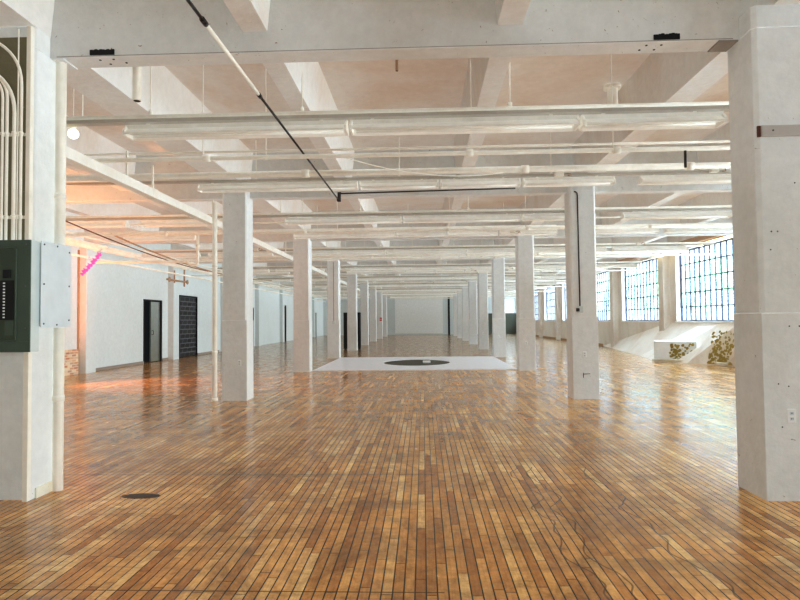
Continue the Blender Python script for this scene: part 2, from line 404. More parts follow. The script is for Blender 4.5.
# ------------------------------------------------------------------ columns
def col_mesh(b):
    w, d, s = CW, CD, 1.53
    box(b, 0, w, 0, d, 0, s)
    c = .032
    vprism(b, [(c,0),(w-c,0),(w,c),(w,d-c),(w-c,d),(c,d),(0,d-c),(0,c)], s, ZB)
    vprism(b, [(c,0),(w-c,0),(w,c),(w,.215),(0,.215),(0,c)], ZB, ZR)
base_me = None
cols = {}
for k in range(9):
    for side in 'LR':
        x = CL-CW if side == 'L' else CR
        if base_me is None:
            o = mk('concrete_column', M['column'], col_mesh, bevel=.006); base_me = o
        else:
            o = base_me.copy(); C.objects.link(o)
        o.location = (x, Y0+BAY*k, 0)
        row = 'left' if side == 'L' else 'right'
        extra = {('L',0): 'nearest white square column, at the left picture edge, carrying the electrical panel',
                 ('R',0): 'large nearest white square column at the right edge with a grey board across it',
                 ('L',1): 'white square column of the left row with a slim vertical pipe up its outer side',
                 ('R',1): 'white square column of the right row with a dark conduit and switch box on its face',
                 ('L',2): 'pinkish white column at the near left corner of the white floor sheet',
                 ('R',2): 'white column at the near right corner of the white floor sheet',
                 ('L',3): 'white column at the far left corner of the white floor sheet, thin conduit on its face',
                 ('R',3): 'white column at the far right corner of the white floor sheet'}
        lab = extra.get((side, k), 'white square column, %s from the front in the %s row' % (ORD[k], row))
        tag(o, lab, 'column', 'white columns of the %s row' % row); cols[side, k] = o

# fittings on columns
def outlet(x, y, z, lab, s=1.):
    t = thing('wall_outlet', lab, 'outlet', (x, y, z))
    mk('cover_plate', M['white'], lambda b: box(b, -.035*s, .035*s, -.008, 0, -.057*s, .057*s), t, bevel=.004)
    for dz in (.022, -.022):
        mk('socket', M['boxgrey'], lambda b: box(b, -.016*s, .016*s, -.011, -.008, (dz-.014)*s, (dz+.014)*s), t, bevel=.002)
        mk('slot', M['dark'], lambda b: [box(b, q*s-.002, q*s+.002, -.012, -.011, (dz-.006)*s, (dz+.007)*s) for q in (-.006, .006)], t)
outlet(2.985, Y0, .69, 'white double power outlet on the front of the nearest right column')
outlet(2.99, Y0+BAY, .83, 'white power outlet low on the column with the dark conduit')
outlet(2.98, Y0+2*BAY, .80, 'white power outlet on the column at the near right corner of the white floor sheet')
outlet(2.98, Y0+3*BAY, .80, 'white power outlet on the column at the far right corner of the white floor sheet')
outlet(-3.50, Y0+BAY, .72, 'pale power outlet on the front of the column with the slim pipe')
outlet(2.98, Y0+4*BAY, .80, 'small white outlet on the fifth column of the right row')
tag(mk('wall_hook', M['conduit_dark'], lambda b: [tube(b, [(2.96, Y0+BAY-.002, .47), (2.96, Y0+BAY-.03, .47), (3.08, Y0+BAY-.03, .475)], .006, 6), box(b, 2.955, 2.968, Y0+BAY-.006, Y0+BAY, .40, .49)]), 'small dark bent hook near the foot of the column with dark conduit', 'hook')
t = thing('timber_board', 'weathered grey board fixed across the nearest right column', 'board', (2.80, Y0, 3.03))
mk('plank', M['boardwood'], lambda b: box(b, 0, .448, -.035, 0, -.045, .045), t, bevel=.004)
mk('nail_head', M['screw'], lambda b: disc_lathe(b, (.09, -.036, 0), [(.008, 0), (.008, -.003)], 8, 'y'), t)
mk('end_stain', M['brownwood'], lambda b: box(b, -.022, 0, -.02, 0, -.045, .045), t)
hs = [(.10, 2.20), (.15, 2.20), (.22, 1.42), (.30, 1.42), (.09, 2.05), (.12, .95), (.2, .93), (.3, 2.6), (.14, .6)]
tag(mk('bolt_hole', M['dark'], lambda b: [disc_lathe(b, (CR+dx, Y0-.001, z), [(.006, 0), (.006, -.002)], 8, 'y') for dx, z in hs]), 'scattered small dark bolt holes in the nearest right column', 'holes')['kind'] = 'stuff'

t = thing('switch_conduit', 'dark conduit running down to a switch box on the second right column', 'conduit', (0, 0, 0))
yy = Y0+BAY-.016
mk('conduit_run', M['conduit_dark'], lambda b: tube(b, [(2.85, yy, 3.88), (2.88, yy, 3.875), (2.905, yy, 3.85), (2.912, yy, 3.80), (2.915, yy, 2.8), (2.92, yy, 1.72)], .012, 8), t)
mk('switch_box', M['paneldoor'], lambda b: box(b, 2.87, 2.97, Y0+BAY-.055, Y0+BAY, 1.61, 1.73), t, bevel=.006)
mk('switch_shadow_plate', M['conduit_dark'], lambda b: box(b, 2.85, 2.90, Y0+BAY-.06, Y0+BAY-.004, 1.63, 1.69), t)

t = thing('face_conduit', 'thin pale conduit on the fourth column of the left row', 'conduit')
mk('conduit_run', M['tan'], lambda b: tube(b, [(-3.57, Y0+3*BAY-.014, 3.85), (-3.57, Y0+3*BAY-.014, 1.5)], .012, 8), t)
mk('switch_box', M['paneldoor'], lambda b: box(b, -3.63, -3.52, Y0+3*BAY-.05, Y0+3*BAY, 1.38, 1.5), t, bevel=.005)
t = thing('fire_alarm_pull', 'tiny red alarm box on the left row of columns in the distance', 'alarm', (-3.47, Y0+7*BAY-.001, 1.6))
mk('housing', M['red'], lambda b: box(b, -.09, .09, -.06, 0, -.14, .14), t, bevel=.01)
mk('pull_handle', M['white'], lambda b: box(b, -.05, .05, -.075, -.06, -.03, .03), t)

# round pipe at the rear corner of the nearest left column, and the one beside the second left column
def riser(lab, x, y, r, z1, mt, flange=True, joints=(), zb=0):
    t = thing('vertical_pipe', lab, 'pipe', (x, y, zb))
    mk('pipe_shaft', mt, lambda b: tube(b, [(0,0,.0), (0,0,z1)], r, 16), t)
    if flange: mk('floor_flange', M['pipe'], lambda b: disc_lathe(b, (0,0,0), [(r*1.3, 0), (r*1.3, .012), (r*1.2, .02), (r*1.2, .05)], 16), t)
    for z in joints: mk('coupling', mt, lambda b: disc_lathe(b, (0,0,z), [(r*1.12, 0), (r*1.12, .05)], 16), t)
    return t
riser('white vertical pipe on the nearest left column, above the pale junction box', -3.310, 5.355, .046, ZB-2.215-.004, M['pipe'], False, (.42,), 2.215)
riser('white vertical pipe on the nearest left column, below the pale junction box', -3.310, 5.355, .046, 1.465, M['pipe'], False, (.8,))
riser('slim cream pipe standing beside the second left column', -3.992, 11.40, .046, 3.80, M['pipe'], True, (.9, 2.55))
# strips on the corner of the nearest left column
tag(mk('surface_raceway', M['pipe'], lambda b: box(b, -3.402, -3.360, Y0-.05, Y0-.001, 2.215, 4.08), bevel=.006), 'straight white raceway up the column edge above the electrical panel', 'raceway')
tag(mk('surface_raceway', M['pipe'], lambda b: box(b, -3.402, -3.352, Y0-.05, Y0-.001, .0, 1.26), bevel=.006), 'straight white raceway down the column edge below the electrical panel', 'raceway')
tag(mk('base_block', M['cream'], lambda b: box(b, CL+.001, CL+.02, 5.10, 5.37, 0, .09), bevel=.003), 'cream base block at the foot of the nearest left column', 'base block')

# electrical panel ------------------------------------------------------------
PX1 = -3.278; PX0 = PX1-.52; PYF = 4.90; PZ0, PZ1 = 1.265, 2.205
t = thing('breaker_box', 'grey green electrical breaker panel with open cover on the nearest left column', 'electrical panel', (PX0, Y0, PZ0))
W = PX1-PX0; H = PZ1-PZ0; D = PYF-Y0
mk('cabinet', M['paneldoor'], lambda b: box(b, 0, W-.003, D+.012, -.022, 0, H), t, bevel=.004)
def frame(b):
    a = .115
    for (x0,x1,z0,z1) in ((0,W,0,.09),(0,W,H-.06,H),(0,.10,.09,H-.06),(W-a,W,.09,H-.06)): box(b, x0, x1, D, D+.012, z0, z1)
mk('trim_frame', M['panelgreen'], frame, t, bevel=.002)
dr = mk('panel_door', M['panelinner'], lambda b: box(b, .10, W-.115, D-.004, D+.006, .09, H-.06), t, bevel=.003)
mk('door_rim', M['panelgreen'], lambda b: tube(b, [(.105, D-.006, .095), (W-.135, D-.006, .095), (W-.12, D-.006, .11), (W-.12, D-.006, H-.08), (W-.135, D-.006, H-.065), (.105, D-.006, H-.065)], .005, 8), dr)
mk('breaker_bay', M['dark'], lambda b: box(b, .10, W-.135, D-.010, D-.004, .27, .60), t)
mk('door_latch', M['dark'], lambda b: box(b, W-.225, W-.165, D-.020, D-.004, .62, .69), t, bevel=.003)
for i in range(12):
    mk('breaker_switch', M['white'], lambda b: box(b, W-.222, W-.208, D-.018, D-.010, .285+i*.026, .297+i*.026), t)
mk('directory_label', M['panelgreen'], lambda b: box(b, W-.21, W-.14, D-.009, D-.004, .14, .26), t)
for z in (.2, .55, .9): mk('cover_screw', M['screw'], lambda b: disc_lathe(b, (W-.04, D, z), [(.006, 0), (.006, -.004)], 10, 'y'), t)

# pale box on the inner face
t = thing('junction_box', 'pale grey screwed junction box on the inner side of the nearest left column', 'junction box', (CL, 4.97, 1.47))
mk('box_body', M['paneldoor'], lambda b: box(b, .001, .106, .085, .44, .01, .73), t)
mk('box_cover', M['boxgrey'], lambda b: box(b, .106, .116, .02, .455, 0, .74), t, bevel=.003)
for y, z in ((.055,.03),(.055,.37),(.055,.71),(.24,.715),(.24,.02),(.42,.68),(.42,.37),(.42,.06)):
    mk('cover_screw', M['screw'], lambda b: disc_lathe(b, (.116, y, z), [(.008, 0), (.008, .004)], 10, 'x'), t)

tag(mk('gap_shade_board', M['olive'], lambda b: box(b, CL-CW+.01, -3.406, Y0-.012, Y0-.001, 2.215, 4.0), bevel=.003), 'olive painted shade behind the cream conduits above the electrical panel', 'board')  # added thin sheet; its olive colour stands for shaded gaps between conduits
# conduits above the panel
def bend(p0, p1, p2, n=8):
    p0, p1, p2 = map(Vector, (p0, p1, p2)); return [((1-s)**2)*p0 + 2*s*(1-s)*p1 + s*s*p2 for s in [i/n for i in range(n+1)]]
yc = Y0-.050
specs = [(-3.605, .011, None, 'leftmost'), (-3.565, .013, None, 'second'), (-3.500, .016, 3.60, 'third'), (-3.440, .013, 3.84, 'fourth'), (-3.470, .006, None, 'thin middle')]
for i, (x, r, zt, w) in enumerate(specs):
    if zt is None: pts = [(x, yc, PZ1-.0), (x, yc, 3.45 if i < 2 else 4.05)]
    else:
        rad = .24
        pts = [(x, yc, PZ1-.0), (x, yc, zt-.28)] + bend((x, yc, zt-.28), (x, yc, zt), (x-.26, yc-.02, zt+.12))[1:] + [(x-.6, yc-.04, zt+.30)]
    if i < 2: pts += bend((x, yc, 3.45), (x, yc, 3.62), (x-.2, yc-.02, 3.72))[1:]
    tag(mk('electrical_conduit', M['pipe'], lambda b: tube(b, pts, r, 10)), '%s of the cream conduits rising from the electrical panel%s' % (w, ', bent left at its top' if zt or i < 2 else ''), 'conduit', 'conduits above the electrical panel')
for z in (2.42, 3.14):
    tag(mk('conduit_clamp', M['pipe'], lambda b: [box(b, -3.64, -3.41, Y0-.014, Y0-.002, z-.014, z+.014)] + [disc_lathe(b, (x, yc, z-.012), [(r*1.35, 0), (r*1.35, .024)], 12) for x, r, *_ in specs]), 'strap clamping the conduits to the column, %s of two' % ('lower' if z < 3 else 'upper'), 'clamp')

# ------------------------------------------------------------------ light fixtures
def fixture_proto(length):
    t = thing('fluorescent_fixture', '', 'light fixture')
    def house(b): prism(b, [(-.045,.05),(.045,.05),(.045,.0),(-.045,.0)], 0, length)
    mk('housing', M['fixture'], house, t, bevel=.004)
    def refl(b):
        prism(b, [(-.045,.0),(-.13,-.065),(-.13,-.085),(-.122,-.085),(-.03,-.008),(.03,-.008),(.122,-.085),(.13,-.085),(.13,-.065),(.045,.0)], .03, length-.03)
    mk('reflector', M['fixture'], refl, t)
    for y in (-.05, .05): mk('fluorescent_tube', M['tube'], lambda b: tube(b, [(.06, y, -.055), (length-.06, y, -.055)], .018, 10), t)
    for x in (.25, length-.3):
        mk('hanger_stem', M['pipe'], lambda b: box(b, x-.02, x+.02, -.012, .012, .05, .07), t)
    for x in (.0, length-.03):
        mk('end_cap', M['fixture'], lambda b: prism(b, [(-.05,.03),(.05,.03),(.11,-.03),(.11,-.088),(-.11,-.088),(-.11,-.03)], x, x+.03), t, bevel=.006)
    return t
protos = {}
def fixture(x0, x1, y, z, lab, grp):
    ln = round(x1-x0, 2)
    if ln not in protos:
        p = fixture_proto(ln); protos[ln] = p; p.location = (x0, y, z); tag(p, lab, 'light fixture', grp); return p
    return dup(protos[ln], (x0, y, z), lab, grp)
def rod(lab, x, y, z0, z1, cat='hanger rod', r=.008, grp='ceiling hanger rods'):
    t = thing('hanger_rod', lab, cat, (x, y, z0), grp)
    mk('rod', M['pipe'], lambda b: tube(b, [(0,0,0),(0,0,z1-z0)], r, 6), t)
    mk('clamp', M['pipe'], lambda b: disc_lathe(b, (0,0,-.03), [(r*3,0),(r*3,.05)], 8), t)
    return t
rodp = rod('small rod hanging a pipe from the ceiling', -3.9, 6.72, 3.86, ZS-.005, r=.009)
rod_protos = {}
def rod2(x, y, z0, z1, lab):
    key = round(z1-z0, 2)
    if key not in rod_protos: rod_protos[key] = rod(lab, x, y, z0, z1)
    else: dup(rod_protos[key], (x, y, z0), lab)

rowA = [(-3.38,-.83),(-.80,1.75),(1.78,3.33)]
rowB = [(-4.05,-1.15),(-1.12,.30),(.33,1.75),(1.80,3.40)]
left_aisle = [(-9.0,-6.9),(-6.6,-4.5)]; right_aisle = [(3.9,6.2),(6.4,8.7)]
for k in range(9):
    yb = 5.27+BAY*k
    bayw = '%s bay from the front' % ORD[k]
    last = k == 8
    ya, za = yb+1.45, 3.71
    yB, zB = yb+5.45, 3.955
    p1, z1 = yb+2.15, 3.56
    p2, z2 = yb+4.40, 3.905
    j = random.uniform(-.4, .4) if k else 0
    def fx(rows, y, z, rn):
        for i, (a, c) in enumerate(rows):
            if k > 0: a, c = a+j, c+j
            lab = '%s fluorescent light from left, %s row of the %s' % (ORD[i], rn, bayw)
            fixture(a, c, y, z, lab, 'fluorescent fixtures across the %s' % bayw)
    A = list(rowA); B = list(rowB)
    if k > 0: A = left_aisle + A + right_aisle; B = left_aisle[:1] + B + right_aisle[:]
    else: B = B + [(3.85, 6.2)]
    fx(A, ya, za, 'near'); fx(B, yB, zB, 'rear')
    # rails and pipes crossing the hall
    xl, xr = (-4.12 if k == 0 else -9.1), (3.0 if k == 0 else 8.6)
    t = thing('fixture_rail', 'long cream rail carrying the near light row of the %s' % bayw, 'rail', (0, ya, 0), 'rails carrying the lights')
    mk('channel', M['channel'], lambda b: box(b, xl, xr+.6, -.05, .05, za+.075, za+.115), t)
    mk('conduit', M['pipe'], lambda b: tube(b, [(xl, -.03, za+.142), (xr+.6, -.03, za+.142)], .024, 8), t)
    t = thing('fixture_rail', 'long cream rail carrying the rear light row of the %s' % bayw, 'rail', (0, yB, 0), 'rails carrying the lights')
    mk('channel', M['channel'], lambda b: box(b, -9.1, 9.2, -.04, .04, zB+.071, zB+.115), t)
    for i, x in enumerate((-3.0, -.4, 2.3)): rod2(x, yB, zB+.115, ZS-.005, '%s thin hanger rod along the rear light row of the %s' % (ORD[i], bayw))
    t = thing('sprinkler_pipe', 'thin cream pipe crossing under the ceiling of the %s' % bayw, 'pipe', (0, p1, 0), 'pipes crossing the hall')
    mk('pipe_run', M['pipe'], lambda b: tube(b, [(XL+.01, 0, z1), (XR-.01, 0, z1)], .028, 10), t)
    for x in (-2.75, .55, 2.35, 5.1, -6.): mk('coupling', M['pipe'], lambda b: tube(b, [(x, 0, z1), (x+.09, 0, z1)], .042, 10), t)
    t = thing('heating_pipe', 'thick cream pipe crossing under the ceiling of the %s' % bayw, 'pipe', (0, p2, 0), 'pipes crossing the hall')
    mk('pipe_run', M['pipe'], lambda b: tube(b, [(XL+.01, 0, z2), (XR-.01, 0, z2)], .052, 12), t)
    for x in (-1.95, 1.6, 4.2): mk('coupling', M['pipe'], lambda b: tube(b, [(x, 0, z2), (x+.12, 0, z2)], .066, 12), t)
    t = thing('conduit_line', 'slim pipe just beyond the thick pipe of the %s' % bayw, 'pipe', (0, p2+.3, 0), 'pipes crossing the hall')
    mk('pipe_run', M['pipe'], lambda b: tube(b, [(XL+.001, 0, z2+.10), (3.6, 0, z2+.10)], .020, 8), t)
    t = thing('conduit_line', 'thin conduit crossing midway along the %s' % bayw, 'pipe', (0, yb+3.3, 0), 'pipes crossing the hall')
    mk('pipe_run', M['pipe'], lambda b: tube(b, [(XL+.001, 0, 3.97), (XR-.001, 0, 3.97)], .018, 8), t)
    for i, (x, yq, zq) in enumerate(((-5.2, ya, za), (5.1, yB, zB), (2.2, p2, z2-.13), (7.0, ya, za))):
        if k == 0 and i in (0, 3): continue
        if i in (0, 3) : zq, yq = za+.08, ya-.106
        elif i == 1: zq, yq = zB+.07, yB-.091
        t = thing('conduit_box', '%s small cream conduit box with a looped cable in the %s' % (ORD[i], bayw), 'junction box', (x+j*.5, yq, zq), 'small conduit boxes under the ceiling')
        mk('box_body', M['pipe'], lambda b: box(b, -.07, .07, -.05, .05, 0, .075), t, bevel=.008)
        mk('cable_loop', M['tan'], lambda b: tube(b, [(.07, 0, .04), (.13, 0, .09 if i != 2 else .05), (.19, 0, .07 if i != 2 else .045), (.20, 0, .02), (.14, 0, .015)], .011, 6), t)
    for i, x in enumerate((-2.75, -1.95, .62, 2.35)):
        rod2(x, p1, z1, ZS-.005, '%s thin hanger rod along the slim pipe in the %s' % (ORD[i], bayw))
    for i, x in enumerate((-3.1, -1.35, 1.0)):
        rod2(x, ya, za+.2, ZS-.005, '%s thin hanger rod along the near light row of the %s' % (ORD[i], bayw))
rodp_lab = 'thin hanger rod left of the first light row beside the globe lamp'; rodp['label'] = rodp_lab

# long square trunking parallel with the columns, and its neighbour conduit
t = thing('cable_trunking', 'long square white cable trunking running down the left aisle under the beams', 'trunking', (-4.125, 0, 3.465))
mk('trough', M['fixture'], lambda b: box(b, -.07, .07, 5.85, 48, -.065, .065), t, bevel=.006)
for y in (8.9, 12.2, 16, 20.2, 24, 28): mk('joint_sleeve', M['pipe'], lambda b: box(b, -.074, .074, y, y+.15, -.069, .069), t)
for y in (6.3, 8.2, 9.0, 11.65, 17.95, 24.25): mk('hanger_stem', M['pipe'], lambda b: box(b, -.012, .012, y, y+.03, .065, ZB-3.465), t)
t = thing('hanging_pipe', 'slim white pipe hanging just beyond the trunking in the left aisle', 'pipe', (-4.35, 0, 3.60))
mk('pipe_run', M['pipe'], lambda b: tube(b, [(0, 5.9, 0), (0, 20, -.02)], .016, 8), t)

# diagonal rod under the first ceiling beam: black, white, black
t = thing('overhead_conduit', 'black and white conduit running away overhead and ending in an elbow', 'conduit')
P0, P1, P2, P3 = Vector((-1.515, 3.0, 3.602)), Vector((-1.51, 4.13, 3.602)), Vector((-1.50, 5.44, 3.602)), Vector((-1.45, 10.25, 3.602))
mk('black_section', M['conduit_dark'], lambda b: tube(b, [P0, P1], .012, 8), t)
mk('white_section', M['pipe'], lambda b: tube(b, [P1, P2], .016, 10), t)
mk('black_section', M['conduit_dark'], lambda b: tube(b, [P2, P3], .012, 8), t)
mk('coupling', M['conduit_dark'], lambda b: tube(b, [P1-Vector((0,.08,0)), P1], .020, 8), t)
mk('coupling', M['conduit_dark'], lambda b: tube(b, [P2, P2+Vector((0,.08,0))], .020, 8), t)
mk('elbow', M['conduit_dark'], lambda b: [tube(b, [P3, P3+Vector((0,.05,-.03)), P3+Vector((.01,.06,.06)), P3+Vector((.05,.06,.12))], .02, 8), tube(b, [P3+Vector((.02,.06,-.04)), P3+Vector((.02,.06,.12))], .03, 8)], t)
mk('cross_run', M['conduit_dark'], lambda b: tube(b, [P3+Vector((.02,.06,.10)), (1.60, 10.31, 3.74)], .012, 8), t)

# drops and stubs
def stub(name, lab, x, y, z0, z1, r, mt, cat='pipe', fl=True):
    t = thing(name, lab, cat, (x, y, z0))
    mk('pipe_shaft', mt, lambda b: tube(b, [(0,0,0),(0,0,z1-z0)], r, 14, True), t)
    mk('open_end', M['dark'], lambda b: disc_lathe(b, (0,0,-.002), [(r*.75,0),(r*.75,.002)], 14), t)
    if fl: mk('collar', mt, lambda b: disc_lathe(b, (0,0,z1-z0-.06), [(r*1.6,0),(r*1.6,.05)], 14), t)
stub('pipe_stub', 'short open white pipe hanging behind the nearest beam at left', -2.84, 5.85, 3.72, ZS-.01, .042, M['pipe'], fl=False)
stub('pipe_stub', 'short pipe with a collar below the ceiling at upper right', 2.70, 8.5, 4.30, ZS-.01, .075, M['pipe'])
stub('pipe_stub', 'small rusty conduit drop in the middle of the first ceiling bay', -.26, 6.55, 4.25, ZS-.005, .016, M['tan'], fl=False)
stub('pipe_stub', 'black capped drop hanging at right from the slim pipe', 3.22, 7.42, 3.33, 3.535, .016, M['conduit_dark'], fl=False)
# ceiling socket disks
for x, y, w in ((-2.1, 6.1, 'left of the overhead conduit'), (.95, 6.3, 'right of the middle ribs'), (-1.75, 8.9, 'in the second half of the first bay')):
    tag(mk('ceiling_box', M['conduit_dark'], lambda b: disc_lathe(b, (x, y, ZS-.03), [(.05, 0), (.055, .028)], 14)), 'small dark round box on the ceiling slab %s' % w, 'ceiling box')

def cable(name, lab, pts, r, m, sag=0.):
    tag(mk(name, m, lambda b: tube(b, pts, r, 6)), lab, 'cable')
def sagpts(a, c, s, n=14):
    a, c = Vector(a), Vector(c); return [a.lerp(c, i/n) - Vector((0, 0, s*4*(i/n)*(1-i/n))) for i in range(n+1)]
cable('hanging_cable', 'thin white cable sagging below the pipes near the ceiling centre', sagpts((-1.25, 8.2, 3.82), (1.3, 9.6, 3.84), .16), .008, M['pipe'])
cable('hanging_cable', 'brown wire drooping under the ceiling in the left aisle', sagpts((-7.0, 11.43, 3.52), (-7.6, 21., 3.30), .10), .013, M['brownwood'])
cable('hanging_cable', 'grey wires drooping beyond the brown wire in the left aisle', sagpts((-8.2, 15.5, 3.85), (-6.6, 26., 3.30), .30), .022, M['tan'])

# pipes near the left wall
for x, z, r, y0, y1, lab in ((-9.45, 3.70, .095, 12, 60, 'thick white pipe running along the top of the left wall'),
                             (-9.75, 3.42, .035, 12, 60, 'slim white pipe lowest beside the left wall'),
                             (-9.2, 3.70, .045, 12, 60, 'white pipe second out from the left wall'),
                             (-8.2, 3.608, .02, 12, 40, 'thin pipe running furthest out from the left wall')):
    t = thing('wall_pipe', lab, 'pipe', (x, 0, z), 'pipes along the left wall')
    mk('pipe_run', M['pipe'], lambda b: tube(b, [(0, y0, 0), (0, y1, 0)], r, 12), t)
    for y in (17, 23.5, 30, 37, 44): mk('coupling', M['pipe'], lambda b: tube(b, [(0, y, 0), (0, y+.18, 0)], r*1.2, 12), t)
t = thing('hooked_pipe', 'cream pipe ending in an upturned hook below the left aisle ceiling', 'pipe')
mk('pipe_run', M['pipe'], lambda b: tube(b, [(-8.3, 15.0, 3.05), (-5.99, 15.0, 3.04)] + bend((-5.99, 15.0, 3.04), (-5.70, 15.0, 2.84), (-5.69, 15.0, 3.06), 8)[1:] + [(-5.69, 15.0, 3.72)], .035, 10), t)
mk('end_fitting', M['pipe'], lambda b: disc_lathe(b, (-5.69, 15.0, 3.42), [(.055, 0), (.055, .06)], 12), t)
t = thing('pipe_bracket', 'cluster of small valves on top of the left wall pilaster between the doors', 'valve')
mk('pipe_run', M['tan'], lambda b: [tube(b, [(-10.02, 23.2, 3.2), (-10.02, 25.2, 3.2)], .04, 8), tube(b, [(-10.02, 24.9, 3.0), (-10.02, 24.9, 3.7)], .035, 8), tube(b, [(-10.02, 23.9, 3.1), (-10.02, 23.9, 3.6)], .03, 8)], t)
for y in (23.3, 25.1): mk('hand_wheel', M['tan'], lambda b: disc_lathe(b, (-9.98, y, 3.2), [(.10, 0), (.10, .03)], 12, 'x'), t)

# twisted pink ribbon
def ribbon(b):
    P = sagpts((-10.0, 17.2, 2.94), (-9.42, 17.2, 3.56), .03, 30); rows = []
    for i, p in enumerate(P):
        a = i*.9; d = (Vector((.73, 0, -.68))*math.cos(a) + Vector((0, 1, 0))*math.sin(a))*.085
        rows.append((b.verts.new(p-d), b.verts.new(p+d)))
    for i in range(len(rows)-1): b.faces.new((rows[i][0], rows[i][1], rows[i+1][1], rows[i+1][0]))
o = mk('party_ribbon', M['pink'], ribbon); tag(o, 'twisted pink ribbon hanging beside the orange lit pilaster', 'ribbon')

# globe lamps
def globe(lab, x, y, z, r):
    t = thing('globe_lamp', lab, 'lamp', (x, y, z))
    mk('bulb', M['globe'], lambda b: disc_lathe(b, (0,0,0), [(r*math.sin(a)+.001, -r*math.cos(a)) for a in [PI*i/12 for i in range(13)]], 18), t)
    mk('socket', M['pipe'], lambda b: disc_lathe(b, (0,0,r*.9), [(r*.5,0),(r*.6,.03),(r*.45,.10)], 14), t)
    mk('cord', M['pipe'], lambda b: tube(b, [(0,0,r*.9+.1),(0,0,ZS-z-.005)], .006, 6), t)
globe('lit yellowish globe bulb beside the nearest left column', -4.09, 6.86, 3.73, .060)
globe('tiny distant lit bulb seen between columns in the left aisle', -5.5, 46, 3.0, .07)
# lit strips above the right windows
for y0, y1, lab in ((17.2, 20.6, 'yellow glowing strip light at the top of the nearest visible right window'), (22.7, 24.6, 'yellow glowing strip light at the far top corner of the nearest visible right window')):
    t = thing('strip_light', lab, 'light fixture')
    mk('diffuser', M['winlamp'], lambda b: tube(b, [(9.30, y0, 3.93), (9.30, y1, 3.93)], .045, 10), t)
    mk('housing', M['tan'], lambda b: box(b, 9.24, 9.36, y0-.05, y1+.05, 3.97, 4.0), t)

# ------------------------------------------------------------------ floor sheet and other things
def sheet(b):
    x0, x1, y0, y1 = -3.34, 2.78, 18.05, 24.35; cx, cy, rx, ry = -.25, 21.2, 1.17, 1.55; n = 48
    outer = []; inner = []
    for i in range(n):
        a = 2*PI*i/n + PI/n*0; dx, dy = math.cos(a), math.sin(a)
        s = min(((x1-cx)/dx if dx > 1e-6 else (x0-cx)/dx if dx < -1e-6 else 1e9), ((y1-cy)/dy if dy > 1e-6 else (y0-cy)/dy if dy < -1e-6 else 1e9))
        outer.append((cx+dx*s, cy+dy*s)); inner.append((cx+rx*dx, cy+ry*dy))
    # snap nearest outer points to the corners
    for c in ((x0,y0),(x1,y0),(x1,y1),(x0,y1)):
        i = min(range(n), key=lambda k: (outer[k][0]-c[0])**2+(outer[k][1]-c[1])**2); outer[i] = c
    h = .02
    O1 = [b.verts.new((*p, h)) for p in outer]; I1 = [b.verts.new((*p, h)) for p in inner]
    O0 = [b.verts.new((*p, .001)) for p in outer]; I0 = [b.verts.new((*p, .001)) for p in inner]
    for i in range(n):
        q = (i+1) % n
        b.faces.new((O1[i], O1[q], I1[q], I1[i])); b.faces.new((O0[i], O0[q], O1[q], O1[i])); b.faces.new((I0[i], I1[i], I1[q], I0[q]))
tag(mk('floor_sheet', M['pad'], sheet), 'large thin white sheet on the floor between four columns with an oval cut out', 'floor sheet')
tag(mk('floor_disc', M['darkpad'], lambda b: [vprism(b, [(-.25+1.13*math.cos(2*PI*i/48), 21.2+1.5*math.sin(2*PI*i/48)) for i in range(48)], .001, .008)]), 'dark olive oval disc lying in the opening of the white sheet', 'disc')
t = thing('paper_box', 'small white box lying on the dark oval disc', 'box', (.10, 21.2, .009))
mk('box_body', M['white'], lambda b: box(b, -.13, .13, -.3, .3, 0, .035), t, bevel=.005)
mk('box_lid', M['white'], lambda b: box(b, -.135, .135, -.305, .305, .035, .05), t, bevel=.004)
# radiator box at right wall
t = thing('boxed_pier_base', 'cream boxed block with yellow peeling paint at the foot of the right wall', 'block', (7.85, 20.55, 0))
mk('casing', M['column'], lambda b: vprism(b, [(0,.35),(1.12,-.35),(1.35,.2),(.25,1.0)], 0.0, .70), t, bevel=.01)
def flakes(seed, n, w, h, sx=1.):
    rnd = random.Random(seed)
    def fn(b):
        for _ in range(n):
            u = rnd.random(); v = rnd.random()**1.6; cx, cz = u*w, v*h
            r = rnd.uniform(.012, .06); k = rnd.randint(5, 8); ph = rnd.random()*6
            vs = [b.verts.new((cx*sx + r*math.cos(ph+2*PI*i/k)*rnd.uniform(.6,1.2)*sx, -cx*.0 , max(.005, cz + r*math.sin(ph+2*PI*i/k)*rnd.uniform(.6,1.3)))) for i in range(k)]
            b.faces.new(vs)
    return fn
M['flake'] = plain('ochre_flaking', (.36, .27, .08), .8)
pf = mk('peeling_patch', M['flake'], flakes(3, 130, .72, .60), t, (.42, .085-.012+.0, .02)); pf.rotation_euler = (0, 0, math.atan2(-.70, 1.12))
pf['label'] = 'ochre flaking patch on the block'; pf['kind'] = 'stuff'
o = mk('peeling_paint', M['flake'], flakes(9, 240, .80, 1.05)); o.location = (8.78, 19.55, .05); o.rotation_euler = (0, 0, math.atan2(-1.15, .65))
tag(o, 'ochre patch of flaking paint under the nearest visible right window', 'paint'); o['kind'] = 'stuff'; o.location = (8.93, 19.36, .03)
o.rotation_euler = (-.28, 0, math.atan2(-1.15, .65))
tag(mk('floor_pipe', M['cream'], lambda b: tube(b, [(7.80, 20.95, .07), (8.85, 20.1, .07), (9.2, 18.7, .07)], .04, 8)), 'pale pipe lying along the foot of the right wall', 'pipe')
t = thing('dark_cabinet', 'tall black cabinet standing behind the fifth left column in the distance', 'cabinet', (-4.16, 31.3, 0))
mk('carcass', M['dark'], lambda b: box(b, 0, .86, 0, .5, .04, 1.93), t, bevel=.01)
mk('door', M['dark'], lambda b: box(b, .02, .42, -.02, 0, .08, 1.9), t, bevel=.004); mk('door', M['dark'], lambda b: box(b, .44, .84, -.02, 0, .08, 1.9), t, bevel=.004)
